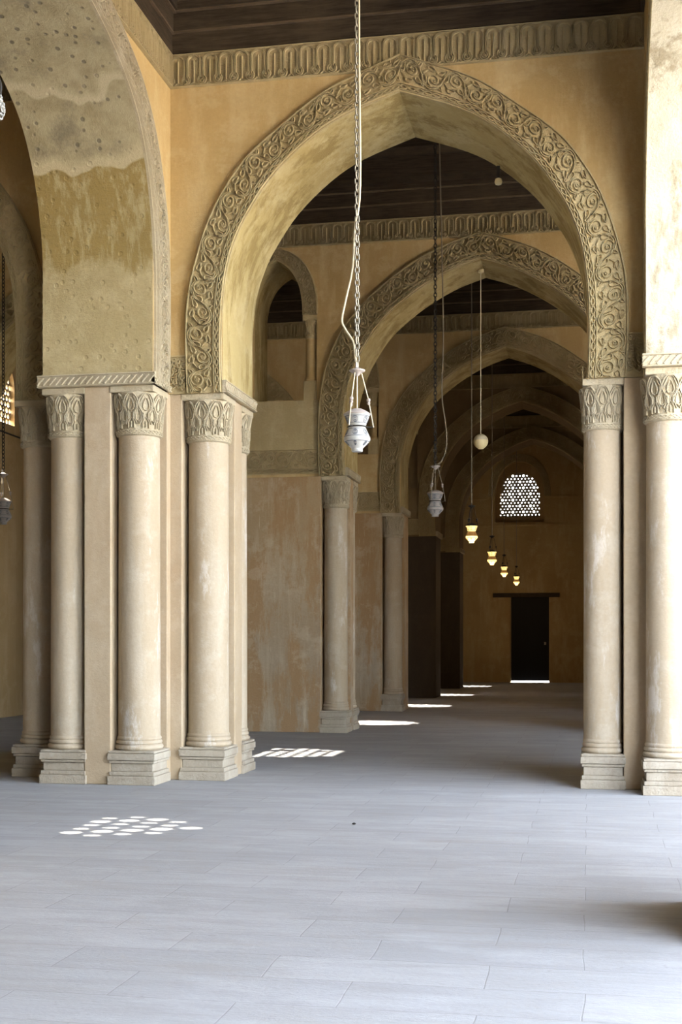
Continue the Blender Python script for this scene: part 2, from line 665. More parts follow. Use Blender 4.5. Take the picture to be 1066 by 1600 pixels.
def keyhole_lines(L, W):
    out = []
    w = .205
    n = round(L / w)
    w = L / n
    vb = .075
    vt = W - .03 - w * .36
    for k in range(n + 1):
        c = k * w
        for r, g in ((.055, .026), (.034, .012)):
            a = math.acos(g / r)
            # ring open at top
            ring = circle(c, vb, r, 14, PI / 2 + (PI / 2 - a), PI / 2 + 2 * PI - (PI / 2 - a))
            out.append((ring, .013))
            # arch to next
            if k < n:
                x0, x1 = c + g, c + w - g
                rr = (x1 - x0) / 2
                y0 = vb + math.sqrt(max(r * r - g * g, 0))
                ar = [((x0 + x1) / 2 - rr * math.cos(PI * i / 10), vt + rr * .85 * math.sin(PI * i / 10)) for i in range(11)]
                out.append(([(x0, y0)] + ar + [(x1, y0)], .013))
        out.append((circle(c, vb, .01, 6), .014))
        if k < n:
            out.append(([(c + w / 2, .03), (c + w / 2, vt + .01)], .012))
            out.append(([(c + w / 2 - .05, .012), (c + w / 2, .05), (c + w / 2 + .05, .012)], .012))
    k = max(2, int(L / .3))
    for v in (.008, W - .01):
        out.append(([(L * i / k, v) for i in range(k + 1)], .018))
    return [o for o in out if o]


def rope_lines(L, W, st=.075):
    out = []
    n = int(L / st)
    for i in range(n):
        u = L * (i + .2) / n
        out.append(([(u - st * .2, W * .2), (u + st * .15, W * .42), (u + st * .45, W * .58), (u + st * .9, W * .8)], .026))
    for v in (.012, W - .012):
        out.append(([(0, v), (L, v)], .02))
    return out


def arch_band(fr, c, hi, he, name, mat, parent, res=1.0, braid=True, proud=.035, relief=.032):
    pi_ = full_profile(hi, 5)
    pe = full_profile(he, 5)
    n = 90
    a, La = resample(pi_, n)
    b, Lb = resample(pe, n)
    # apexes must meet: resample the halves separately
    ha, La = resample(interp(hi, 5), n // 2)
    hb, Lb = resample(interp(he, 5), n // 2)
    a = [(-x, z) for x, z in ha] + [(x, z) for x, z in ha[::-1]][1:]
    b = [(-x, z) for x, z in hb] + [(x, z) for x, z in hb[::-1]][1:]
    W = math.dist(hi[0], he[0])
    L = La + Lb
    mb = MB()

    def at(u, v, h):
        k = max(0.0, min(1.0, u / L)) * n
        i = min(int(k), n - 1)
        f = k - i
        pa = (a[i][0] + (a[i + 1][0] - a[i][0]) * f, a[i][1] + (a[i + 1][1] - a[i][1]) * f)
        pb = (b[i][0] + (b[i + 1][0] - b[i][0]) * f, b[i][1] + (b[i + 1][1] - b[i][1]) * f)
        g = v / W
        return fr.p(c + pa[0] + (pb[0] - pa[0]) * g, -proud - h, pa[1] + (pb[1] - pa[1]) * g)
    vs = []
    for i in range(n + 1):
        u = L * i / n
        vs += [at(u, 0, -proud - .0), at(u, 0, 0), at(u, W, 0), at(u, W, -proud)]
    fs = []
    for i in range(n):
        for k in range(3):
            fs.append((i * 4 + k, i * 4 + k + 1, i * 4 + 4 + k + 1, i * 4 + 4 + k))
    fs += [(0, 1, 2, 3), (n * 4, n * 4 + 3, n * 4 + 2, n * 4 + 1)]
    mb.add(vs, fs)
    for line, w in scroll_lines(L, W, res, braid):
        mb.ridge(line, at, w * (1.35 if relief > .045 else 1), relief)
    return mb.build(name, mat, parent, recalc=False)


def strip_relief(fr, s0, s1, z0, z1, lines_fn, name, mat, parent, proud=.02, relief=.03, thick=None):
    mb = MB()
    L, W = abs(s1 - s0), z1 - z0
    sg = 1 if s1 > s0 else -1

    def at(u, v, h):
        return fr.p(s0 + sg * u, -proud - h, z0 + v)
    P = fr.p
    t1 = 0 if thick is None else thick
    a, b = min(s0, s1), max(s0, s1)
    mb.add([P(a, -proud, z0), P(b, -proud, z0), P(b, -proud, z1), P(a, -proud, z1),
            P(a, t1, z0), P(b, t1, z0), P(b, t1, z1), P(a, t1, z1)],
           [(0, 1, 2, 3), (4, 7, 6, 5), (0, 4, 5, 1), (3, 2, 6, 7), (0, 3, 7, 4), (1, 5, 6, 2)])
    for line, w in lines_fn(L, W):
        mb.ridge(line, at, w, relief)
    return mb.build(name, mat, parent, recalc=False)


def pier_mesh(x0, x1, y0, y1, notches, name, mat, parent, n=.53, z1=Z0):
    """plan rectangle with square notches at the named corners (fl fr bl br)"""
    p = []
    p += [(x0 + n, y0), (x0 + n, y0 + n), (x0, y0 + n)][::-1] if 'fl' in notches else [(x0, y0)]
    p += [(x1 - n, y0), (x1 - n, y0 + n), (x1, y0 + n)] if 'fr' in notches else [(x1, y0)]
    p += [(x1, y1 - n), (x1 - n, y1 - n), (x1 - n, y1)] if 'br' in notches else [(x1, y1)]
    p += [(x0 + n, y1), (x0 + n, y1 - n), (x0, y1 - n)] if 'bl' in notches else [(x0, y1)]
    mb = MB()
    mb.prism(p, 0, z1)
    return mb.build(name, mat, parent, bevel=.012)


# ------------------------------------------------------------------ engaged column prototype
CR = .255


def make_column():
    root = empty('engaged_column')
    # plinth: worn courses of stone
    mb = MB()
    z = 0
    hs = [.11, .05, .10, .035, .085, .03]
    out = [.30, .285, .262, .285, .30, .29]
    for h, o in zip(hs, out):
        mb.box((-o, -o, z), (o, o, z + h - .004))
        mb.box((-o + .02, -o + .02, z), (o - .02, o - .02, z + h))
        z += h
    mb.build('plinth', M['plinth'], root, bevel=.008)
    zb = z
    mb = MB()
    prof = [(CR + .02, zb)]
    for k, (r, h) in enumerate([(.035, .06), (.022, .045), (.012, .035)]):
        for i in range(7):
            a = -PI / 2 + PI * i / 6
            prof.append((CR + .002 + r * (.35 + .65 * math.cos(a)), zb + .004 + h / 2 + h / 2 * math.sin(a)))
        zb += h + .006
    prof.append((CR, zb + .01))
    mb.lathe(prof, 40)
    mb.build('base_rings', M['column'], root, smooth=True)
    mb = MB()
    mb.lathe([(CR, .40 + .14), (CR, 1.4), (CR * .99, 2.6), (CR * .975, 4.24)], 40)
    mb.build('shaft', M['column'], root, smooth=True)
    # capital
    zc0, zc1 = 4.2, 4.70

    def rad(z):
        t = (z - zc0) / (zc1 - zc0)
        return .262 + .012 * t + .03 * max(0, t - .35) ** 1.6 / .65 ** 1.6
    mb = MB()
    mb.lathe([(CR, zc0 - .015), (.278, zc0), (.283, zc0 + .02), (.276, zc0 + .05), (rad(zc0 + .06), zc0 + .06)] +
             [(rad(zc0 + .06 + .44 * i / 8), zc0 + .06 + .44 * i / 8) for i in range(1, 9)], 40)

    def at(u, v, h):
        z = zc0 + v
        r = (rad(z) if v > .06 else .278) + h
        a = u / .262
        return (r * math.cos(a), r * math.sin(a), z)
    C = 2 * PI * .262
    nm = 10
    w = C / nm
    for k in range(nm):
        c = (k + .5) * w
        # pear outlines, upright over inverted
        for sc in (1, .6):
            pts = []
            for i in range(17):
                t = i / 16
                y = .17 + .31 * t
                x = w * (.16 + .32 * math.sin(PI * min(1, max(0, (t - .25) / .75))) ** .8) * sc
                pts.append((x, y))
            if sc == 1:
                mb.ridge([(c - x * .72, y * .96 + .008) for x, y in pts] + [(c + x * .72, y * .96 + .008) for x, y in pts[::-1]], at, .010, .02)
                out_ = [(c - x, y) for x, y in pts] + [(c + x, y) for x, y in pts[::-1]]
                mb.ridge(out_, at, .016, .03)
            else:
                mb.ridge(leaf(c, .355, .15, .062, PI / 2, 12), at, .012, .024)
        c2 = k * w
        mb.ridge([(c2 - w * .3, .44), (c2 - w * .08, .36), (c2 - w * .3, .2), (c2 - w * .1, .12), (c2, .16),
                  (c2 + w * .1, .12), (c2 + w * .3, .2), (c2 + w * .08, .36), (c2 + w * .3, .44)], at, .014, .026)
        mb.ridge(leaf(c2, .23, .15, .055, PI / 2, 10), at, .012, .022)
        mb.ridge([(c - w * .22, .07), (c - w * .22, .14), (c, .2), (c + w * .22, .14), (c + w * .22, .07)], at, .013, .024)
        mb.ridge([(c, .08), (c, .15)], at, .013, .024)
    nz = 32
    for ph in (0, 1):
        mb.ridge([(C * i / nz, .03 + .018 * (1 if (i + ph) % 2 else -1)) for i in range(nz + 1)], at, .012, .012)
    mb.build('capital', M['carved_pale'], root, recalc=False, smooth=False)
    mb = MB()
    mb.box((-.275, -.275, 4.70), (.275, .275, 4.78))
    mb.build('abacus', M['carved_pale'], root, bevel=.01)
    return root


COLPROTO = make_column()
_used = [False]


def column(x, y, label, k=1.0):
    if not _used[0]:
        r = COLPROTO
        _used[0] = True
    else:
        r = copy_tree(COLPROTO)
    r.location = (x, y, 0)
    r.scale = (k, k, 1)
    return tag(r, label, 'column', 'engaged corner columns of the arcade piers')


# ------------------------------------------------------------------ the setting
def struct(o):
    o['kind'] = 'structure'
    return o


mb = MB()
mb.box((-13.2, -9, -.3), (16.4, 51.7, 0))
fl = struct(mb.build('floor', M['floor']))
mb = MB()
mb.box((16.4, -60, -.35), (90, 15.1, -.05))
mb.box((2.9, -60, -.35), (16.4, -9, -.05))
mb.box((-60, 52.3, -.35), (90, 90, -.05))
struct(mb.build('floor_courtyard', M['court']))

C0 = -2.22
C0L = -9.35
YF = [15.2, 23.35, 30.5, 37.65, 44.8]
TK = [1.4, 1.25, 1.25, 1.25, 1.25]
XR = 16.0
P1 = 7.64

# --- wall_near: first cross wall
fr0 = Frame('Y', 15.2)
WS = [M['wall'], M['soffit']]
mb = MB()
slab(mb, fr0, -12.75, XR, 0, 1.4, 10.3, [(C0L, INT0), (C0, INT0), (5.1, INT1), (12.7, INT1)], [])
near = struct(mb.build('wall_near', WS))
arch_band(fr0, C0, INT0, EXT0, 'carved_arch_band', M['carved'], near)
arch_band(fr0, C0L, INT0, EXT0, 'carved_arch_band', M['carved'], near, .8)
strip_relief(fr0, -5.09, .63, 8.57, 8.98, keyhole_lines, 'carved_frieze', M['carved'], near)
strip_relief(fr0, -12.7, -6.5, 8.57, 8.98, keyhole_lines, 'carved_frieze', M['carved'], near)
strip_relief(fr0, -5.09, -4.88, 4.78, 5.26, lambda L, W: scroll_lines(L, W, 1, False), 'carved_impost_band', M['carved'], near)
strip_relief(fr0, .42, .63, 4.78, 5.3, lambda L, W: scroll_lines(L, W, 1, False), 'carved_impost_band', M['carved'], near)
pier_mesh(-7.15, C0 - 2.2, 15.2, 16.6, ('fl', 'fr', 'br'), 'pier', M['pier'], near)
pier_mesh(C0 + 2.2 - .04, 2.6, 15.2, 16.6, ('fl',), 'pier', M['pier'], near, .46)
pier_mesh(-12.75, -11.55, 15.2, 16.6, (), 'pier', M['pier'], near)
pier_mesh(7.6, 10.2, 15.2, 16.6, (), 'pier', M['pier'], near)
# impost moulding on the jambs
frj = Frame('X+', C0 - 2.2)
strip_relief(frj, 15.16, 16.62, 4.78, 4.93, rope_lines, 'impost_moulding', M['carved_pale'], near, .05, .014)
frj2 = Frame('X-', C0 + 2.2 - .04)
strip_relief(frj2, 16.62, 15.24, 4.78, 4.93, rope_lines, 'impost_moulding', M['carved'], near, .01, .01)

# --- wall_aisle_left and wall_aisle_right: arcades that run towards the camera
frl = Frame('X+', -5.1)
mb = MB()
CA = (12.05, 4.95, -2.15)
slab(mb, frl, -9, 15.2, 0, 1.4, 10.3, [(c, INTL) for c in CA], [])
WO = [M['wall'], M['soffit_old']]
wl = struct(mb.build('wall_aisle_left', WO))
arch_band(frl, 12.05, INTL, EXTL, 'carved_arch_band', M['carved_pale'], wl)
strip_relief(frl, 8.0, 15.19, 8.57, 8.98, keyhole_lines, 'carved_frieze', M['carved'], wl)
pier_mesh(-6.5, -5.1, 14.55, 15.21, ('fl', 'fr'), 'pier', M['pier'], wl)
for c in CA[1:]:
    pier_mesh(-6.5, -5.1, c + 2.5, c + 4.6, (), 'pier', M['pier'], wl)
strip_relief(Frame('Y', 14.55), -6.55, -5.06, 4.78, 4.93, rope_lines, 'impost_moulding', M['carved_pale'], wl, .05, .014)
strip_relief(frl, 14.5, 15.1, 4.78, 4.86, rope_lines, 'impost_moulding', M['carved_pale'], wl, .045, .012)
frr = Frame('X-', .63)
mb = MB()
YRP = 14.7
CR_A = (YRP - 2.95, YRP - 10.11)
slab(mb, frr, -9, 15.2, 0, 1.4, 10.3, [(c, INTR) for c in CR_A], [])
wr = struct(mb.build('wall_aisle_right', [M['wall'], M['soffit_pale']]))
arch_band(frr, CR_A[0], INTR, EXTR, 'carved_arch_band', M['carved'], wr, proud=.004, relief=.012)
mbp = MB()
mbp.prism([(1.16, YRP), (2.03, YRP), (2.03, 15.21), (1.16, 15.21)], 0, Z0)
mbp.build('pier', M['pier'], wr, bevel=.012)
for c in CR_A:
    pier_mesh(.63, 2.03, c - 4.21, c - 2.95, (), 'pier', M['pier'], wr)
pier_mesh(.63, 2.03, -9, YRP - 14.31, (), 'pier', M['pier'], wr)  # unseen solid stretch added in place of an arch, to cut light
strip_relief(Frame('Y', YRP), .59, 2.07, 4.78, 4.93, rope_lines, 'impost_moulding', M['carved_pale'], wr, .05, .014)

# --- the cross walls of the deep aisle, one behind another
NAMES = ['wall_second', 'wall_third', 'wall_fourth', 'wall_fifth']
CX = [-9.57, -1.93, 5.71, 13.35]
XS = [-5.75, -5.75 + P1]
walls = []
proto_band = proto_frieze = proto_imp = None
for i in range(4):
    yf = YF[i + 1]
    fr = Frame('Y', yf)
    mb = MB()
    cs = [(c, INT1) for c in CX[:3]]
    wins = [(-5.75, INTS, 6.21, .77), (1.89, INTS, 6.21, .77)]
    wins2 = [(c, h, s, None) for c, h, s, n in wins]
    slab(mb, fr, -12.75, XR, 0, .27, 10.3, cs, wins)
    slab(mb, fr, -12.75, XR, .27, 1.25, 10.3, cs, wins2)
    w = struct(mb.build(NAMES[i], WS if i < 2 else [M['wall_shaded'], M['wall_shaded']]))
    walls.append(w)
    if i == 0:
        bands = [arch_band(fr, -1.93, INT1, EXT1, 'carved_arch_band', M['carved'], w, .8, relief=.06),
                 strip_relief(fr, -8.2, .7, 9.07, 9.48, keyhole_lines, 'carved_frieze', M['carved'], w, relief=.045),
                 strip_relief(fr, -6.56, -4.93, 4.83, 5.3, lambda L, W: scroll_lines(L, W, .8), 'carved_impost_band', M['carved'], w, relief=.045),
                 arch_band(fr, -5.75, INTS, EXTS, 'carved_window_arch', M['carved'], w, .6, False, .03, .04),
                 arch_band(fr, -9.57, INT1, EXT1, 'carved_arch_band', M['carved'], w, .6)]
        mbx = MB()
        mbx.box((-6.54, yf - .02, 5.3), (-4.96, yf + .02, 6.2))
        mbx.build('sill_panel', M['carved'], w)
        bands.append(strip_relief(Frame('X+', -4.43), yf - .03, yf + 1.28, 4.78, 4.93, rope_lines, 'impost_moulding', M['carved_pale'], w, .05, .012))
    else:
        for b in bands:
            c = b.copy()
            COL.objects.link(c)
            c.parent = w
            c.location.y += yf - YF[1]
            if c.name.startswith('carved_frieze'): pass
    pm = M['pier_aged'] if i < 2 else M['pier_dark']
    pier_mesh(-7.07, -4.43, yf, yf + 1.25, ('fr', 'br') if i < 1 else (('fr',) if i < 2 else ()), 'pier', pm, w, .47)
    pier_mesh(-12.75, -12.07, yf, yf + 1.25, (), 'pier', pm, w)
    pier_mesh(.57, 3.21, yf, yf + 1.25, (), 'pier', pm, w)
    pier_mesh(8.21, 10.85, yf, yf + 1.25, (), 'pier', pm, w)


# --- outer wall on the left with its grilled windows
def pointed(hw, zs, za, n=12):
    """half profile from springing to apex"""
    out = []
    for k in range(n + 1):
        t = k / n
        out.append((hw * (1 - t ** 2.1) if t > 0 else hw, zs + (za - zs) * (t ** .62 if t > 0 else 0)))
    return [(hw * math.cos(PI / 2 * t) ** .95 if t < 1 else 0, zs + (za - zs) * math.sin(PI / 2 * t) ** .92) for t in [k / n for k in range(n + 1)]]


def wall_strips(mb, fr, s0, s1, t0, t1, zb, zt, wins):
    """plain wall from zb to zt with arched windows (centre, half profile, sill)"""
    global Z0
    keep = Z0
    Z0 = zb
    slab(mb, fr, s0, s1, t0, t1, zt, [], [(c, h, s, None) for c, h, s in wins])
    Z0 = keep


WY = [4.2, 11.35, 19.15, 26.3, 33.2, 39.8, 47.2]
WP = pointed(.72, 7.25, 8.05)
fro = Frame('X+', -12.75)
mb = MB()
wall_strips(mb, fro, -9, 51.7, 0, .42, 0, 10.3, [(y, WP, 6.55) for y in WY])
wleft = struct(mb.build('wall_left', [M['outer'], M['outer']]))


def grille(fr, c, zc0, zc1, hw, prof, sill, t, s, rfun, name, depth=.05, ext=0):
    """pierced plate: hexagonal cells, each with one hole"""
    def top(x):
        x = abs(x)
        for p, q in zip(prof, prof[1:]):
            if q[0] <= x <= p[0]:
                f = (x - p[0]) / ((q[0] - p[0]) or 1)
                return p[1] + f * (q[1] - p[1])
        return prof[0][1]
    mb = MB()
    R = s / math.sqrt(3)
    rows = int((zc1 - zc0) / (1.5 * R)) + 3
    colsn = int(hw / s) + 2
    for j in range(-1, rows):
        z = zc0 + j * 1.5 * R
        for i in range(-colsn, colsn + 1):
            x = i * s + (s / 2 if j % 2 else 0)
            if abs(x) > hw + s + ext or z > top(min(abs(x), hw)) + s + ext or z < sill - s: continue
            r = rfun(i, j) * s
            inside = abs(x) + r * .6 < hw and sill + r * .6 < z < top(min(abs(x) + r * .4, hw)) - r * .7
            O = [(x + R * math.sin(PI / 3 * k), z + R * math.cos(PI / 3 * k)) for k in range(6)]
            if not inside:
                mb.add([fr.p(c + a, t, b) for a, b in O], [tuple(range(6))])
                mb.add([fr.p(c + a, t + depth, b) for a, b in O], [tuple(range(6))])
                continue
            I = []
            m = 12
            Oi = []
            for k in range(m):
                a = 2 * PI * k / m
                I.append((x + r * math.sin(a), z + r * math.cos(a)))
                if k % 2 == 0: Oi.append(O[k // 2])
                else:
                    p, q = O[k // 2], O[(k // 2 + 1) % 6]
                    Oi.append(((p[0] + q[0]) / 2, (p[1] + q[1]) / 2))
            n = m
            vs = [fr.p(c + a, t, b) for a, b in Oi] + [fr.p(c + a, t, b) for a, b in I] + \
                 [fr.p(c + a, t + depth, b) for a, b in I] + [fr.p(c + a, t + depth, b) for a, b in Oi]
            fs = []
            for k in range(n):
                k2 = (k + 1) % n
                fs += [(k, k2, n + k2, n + k), (n + k, n + k2, 2 * n + k2, 2 * n + k), (2 * n + k, 2 * n + k2, 3 * n + k2, 3 * n + k)]
            mb.add(vs, fs)
    return mb.build(name, M['tracery'], None, recalc=False)


for k, y in enumerate(WY):
    if k == 0: continue
    if k == 1:
        rf = lambda i, j: .17 if (i + 2 * (j // 2)) % 3 else .25
        s = .235
    elif k == 3:
        rf = lambda i, j: (.40 if (i - j) % 3 == 0 else .33)
        s = .15
    else:
        rf = lambda i, j: .27 if k == 2 else .34
        s = .2
    hw_, pr_, si_ = .72, WP, 6.55
    if k == 1: hw_, pr_, si_ = .62, pointed(.62, 7.3, 7.78), 6.74
    if k == 2: hw_, pr_, si_ = .74, pointed(.74, 7.3, 7.72), 6.62
    g = struct(grille(fro, y, 6.5, 8.1, hw_, pr_, si_, .1, s, rf, 'window_%d' % k, ext=.35))

# --- far wall with window, niche and door
frf = Frame('Y', 51.7)
mb = MB()
WCX = -2.72
WF = pointed(.98, 7.45, 8.85)
DX0, DX1, DZ = -3.09, -1.55, 3.43
DP = [(.77, 3.42), (.6, 3.43), (0, 3.43)]
wall_strips(mb, frf, -12.75, XR, 0, .55, 6.3, 10.3, [(WCX, WF, 6.42)])
mb.box((-12.75, 51.7, 0), (DX0, 52.25, 6.3))
mb.box((DX1, 51.7, 0), (XR, 52.25, 6.3))
mb.box((DX0, 51.7, DZ), (DX1, 52.25, 6.3))
wfar = struct(mb.build('wall_back', [M['wall'], M['wall']]))
arch_band(frf, WCX, pointed(.98, 7.45, 8.85), pointed(1.25, 7.45, 9.15), 'carved_window_arch', M['carved'], wfar, .5, False, .04, .015)
mb = MB()
mb.box((-12.7, 51.64, 6.27), (XR, 51.72, 6.34))
mb.box((-12.7, 51.66, 7.36), (-3.97, 51.72, 7.46))
mb.box((-1.47, 51.66, 7.36), (XR, 51.72, 7.46))
mb.build('string_course', M['wall'], wfar)
# inner tracery wall, set back in the niche
WI = pointed(.79, 7.35, 8.45)
mb = MB()
wall_strips(mb, Frame('Y', 52.0), WCX - 1.1, WCX + 1.1, 0, .2, 6.35, 9.2, [(WCX, WI, 6.66)])
mb.build('niche_back', [M['outer'], M['outer']], wfar)
g = struct(grille(Frame('Y', 52.0), WCX, 6.62, 8.5, .79, WI, 6.66,   .05, .14,
                  lambda i, j: (.33 if (i % 3 == 0 and j % 4 == 0) or ((i - 1) % 3 == 0 and j % 4 == 2) else (.17 if (i * 7 + j * 3) % 5 else .22)), 'window_7', .04))
# door
root = struct(empty('door_1', ((DX0 + DX1) / 2, 51.9, 0)))
mb = MB()
hw = (DX1 - DX0) / 2
mb.box((-hw + .03, 0, .06), (hw + .0, .06, DZ))
for k in range(1, 4):
    mb.box((-hw + .05 + k * .37, -.012, .07), (-hw + .09 + k * .37, 0, DZ))
o = mb.build('door_leaf', M['door'], root)
mb = MB()
mb.box((hw - .2, -.05, 1.5), (hw - .12, 0, 1.62))
mb.build('door_handle', M['chain_pale'], root)
mb = MB()
mb.box((-hw - .0, -.12, 0), (-hw + .035, .1, DZ))
mb.build('door_frame', M['tracery'], root)
mb = MB()
mb.box((-hw - .68, -.3, DZ - .02), (hw + .42, .1, DZ + .15))
mb.build('lintel', M['wood'], root)

# unseen walls added to shut out light, right end then behind the camera
mb = MB()
mb.box((XR, 15.2, 0), (XR + .4, 52.2, 10.3))
struct(mb.build('wall_right_blocker', M['wall']))

mb = MB()
mb.box((-13.2, -9.4, 0), (2.2, -9, 10.3))
struct(mb.build('wall_front_blocker', M['wall']))  # added behind the camera so light comes mainly from the right

# --- ceilings
mb = MB()
mb.box((-13.2, -9, 10.3), (2.2, 15.2, 10.9))
mb.box((-13.2, 15.2, 10.3), (XR + .4, 52.3, 10.9))
ceil = struct(mb.build('ceiling', M['wood']))
# boxed palm-trunk beams across each bay
mb = MB()
edges = [(-9, 15.2)] + [(YF[i] + TK[i], (YF + [51.7])[i + 1]) for i in range(5)]
for bi, (a, b) in enumerate(edges):
    n = max(2, int((b - a) / 1.15))
    for k in range(n):
        y = a + (b - a) * (k + .5) / n
        for xa, xb in ([(-5.1, .63)] if bi == 0 else [(-12.7, XR)]):
            mb.box((xa, y - .17, 9.95), (xb, y + .17, 10.3))
mb.build('boxed_beams', M['wood'], ceil)


def cornice(n, pts, z, d=1):
    """stepped timber boards: pts = list of boxes (x0,y0,x1,y1) grown by each board's projection towards the room"""
    mb = MB()
    steps = [(z, z + .24, .03, 0), (z + .24, z + .265, .06, 1), (z + .265, z + .49, .05, 0), (z + .49, z + .51, .09, 1),
             (z + .51, z + .60, .12, 0), (z + .60, z + .62, .15, 1), (z + .62, 10.3, .12, 0)]
    for z0, z1, o, mi in steps:
        for x0, y0, x1, y1, nx, ny in pts:
            k = len(mb.mi)
            mb.box((x0 - (o if nx < 0 else 0), y0 - (o if ny < 0 else 0), z0), (x1 + (o if nx > 0 else 0), y1 + (o if ny > 0 else 0), z1))
            mb.mi[k:] = [mi] * (len(mb.mi) - k)
    return struct(mb.build('trim_%d' % n, [M['wood'], M['wood_edge']]))


cornice(1, [(-5.1, 15.19, .63, 15.2, 0, -1), (-12.7, 15.19, -6.5, 15.2, 0, -1)], 8.99)
cornice(2, [(-5.1, -9, -5.09, 15.2, 1, 0)], 8.985)
for i in range(4):
    cornice(3 + i, [(-12.7, YF[i + 1] - .01, XR, YF[i + 1], 0, -1)], 9.49)
cornice(7, [(.62, -9, .63, 15.2, -1, 0)], 8.985)
cornice(8, [(-12.7, 51.69, XR, 51.7, 0, -1)], 9.6)

# wire along the outer wall
mb = MB()
mb.tube([(-12.72, 17, 6.34), (-12.72, 20, 6.31), (-12.72, 23, 6.34), (-12.72, 26.3, 6.33), (-12.72, 30, 6.3)], .02)
tag(mb.build('wall_cable', M['iron']), 'thin dark cable fixed along the outer wall below its windows', 'cable')

# ------------------------------------------------------------------ columns
yc = 15.2 + .265
column(-6.9, yc, 'shaded engaged column at far left, set back behind the front pier, with dark capital')
column(-6.5 + .265, 14.55 + .265, 'left of the two engaged columns on the broad front face of the left pier')
column(-5.1 - .265, 14.55 + .265, 'right of the two engaged columns on the broad front face of the left pier')
column(C0 - 2.2 - .265, yc, 'engaged column carrying the left side of the big near arch, pale worn patch halfway up')
column(C0 - 2.2 - .265, 16.6 - .265, 'engaged column behind the left jamb of the big near arch, only its capital and plinth edge showing')
column(C0 + 2.16 + .225, 15.2 + .225, 'engaged column carrying the right side of the big near arch', .86)
column(.63 + .265, YRP + .265, 'brightly sunlit engaged column at the right edge of the photo')
column(-4.43 - .23, YF[1] + .23, 'engaged column carrying the second arch, beside the rust-streaked pier panel', .87)
column(-4.43 - .23, YF[1] + 1.25 - .23, 'engaged column on the back corner of the second arch, a thin edge right of the rust-streaked pier', .87)
column(-4.43 - .23, YF[2] + .23, 'engaged column carrying the third arch, beside the dark opening', .87)


# small columns in the spandrel window
def colonnette(x, y, label):
    r = empty('colonnette', (x, y, 6.21))
    mb = MB(); mb.box((-.125, -.12, 0), (.125, .12, .36)); mb.build('base_block', M['carved'], r, bevel=.01)
    mb = MB(); mb.lathe([(.105, .36), (.12, .38), (.12, .42), (.098, .45), (.096, 1.18)], 20); mb.build('shaft', M['wall'], r, smooth=True)
    mb = MB()
    mb.lathe([(.1, 1.16), (.12, 1.18), (.11, 1.22), (.125, 1.35), (.15, 1.5)], 20)

    def at(u, v, h):
        rr = .112 + .03 * (v / .3) + h
        return (rr * math.cos(u / .12), rr * math.sin(u / .12), 1.2 + v)
    for k in range(8):
        c = 2 * PI * .12 * k / 8
        mb.ridge(leaf(c, .16, .22, .07, PI / 2, 10), at, .014, .014)
    mb.box((-.14, -.13, 1.48), (.14, .12, 1.585))
    mb.build('capital', M['carved'], r, recalc=False)
    return tag(r, label, 'column', 'small columns of the spandrel windows')


colonnette(-5.11, YF[1] + .13, 'small column on the right of the arched spandrel window nearest the big near arch')
colonnette(-5.11, YF[2] + .13, 'small column of the spandrel window seen through the second arch, right of the white lamp')


# ------------------------------------------------------------------ lamps
def chain(mb, x, y, z0, z1, step=.062, r=.0075, w=.02):
    n = int((z1 - z0) / step)
    for k in range(n):
        z = z0 + (k + .5) * step
        pts = []
        for i in range(10):
            a = 2 * PI * i / 10
            dx = w * math.cos(a)
            dz = step * .68 * math.sin(a)
            pts.append((x + (dx if k % 2 else dx * .35), y + (0 if k % 2 else dx), z + dz))
        mb.tube(pts, r, 5, closed=True)


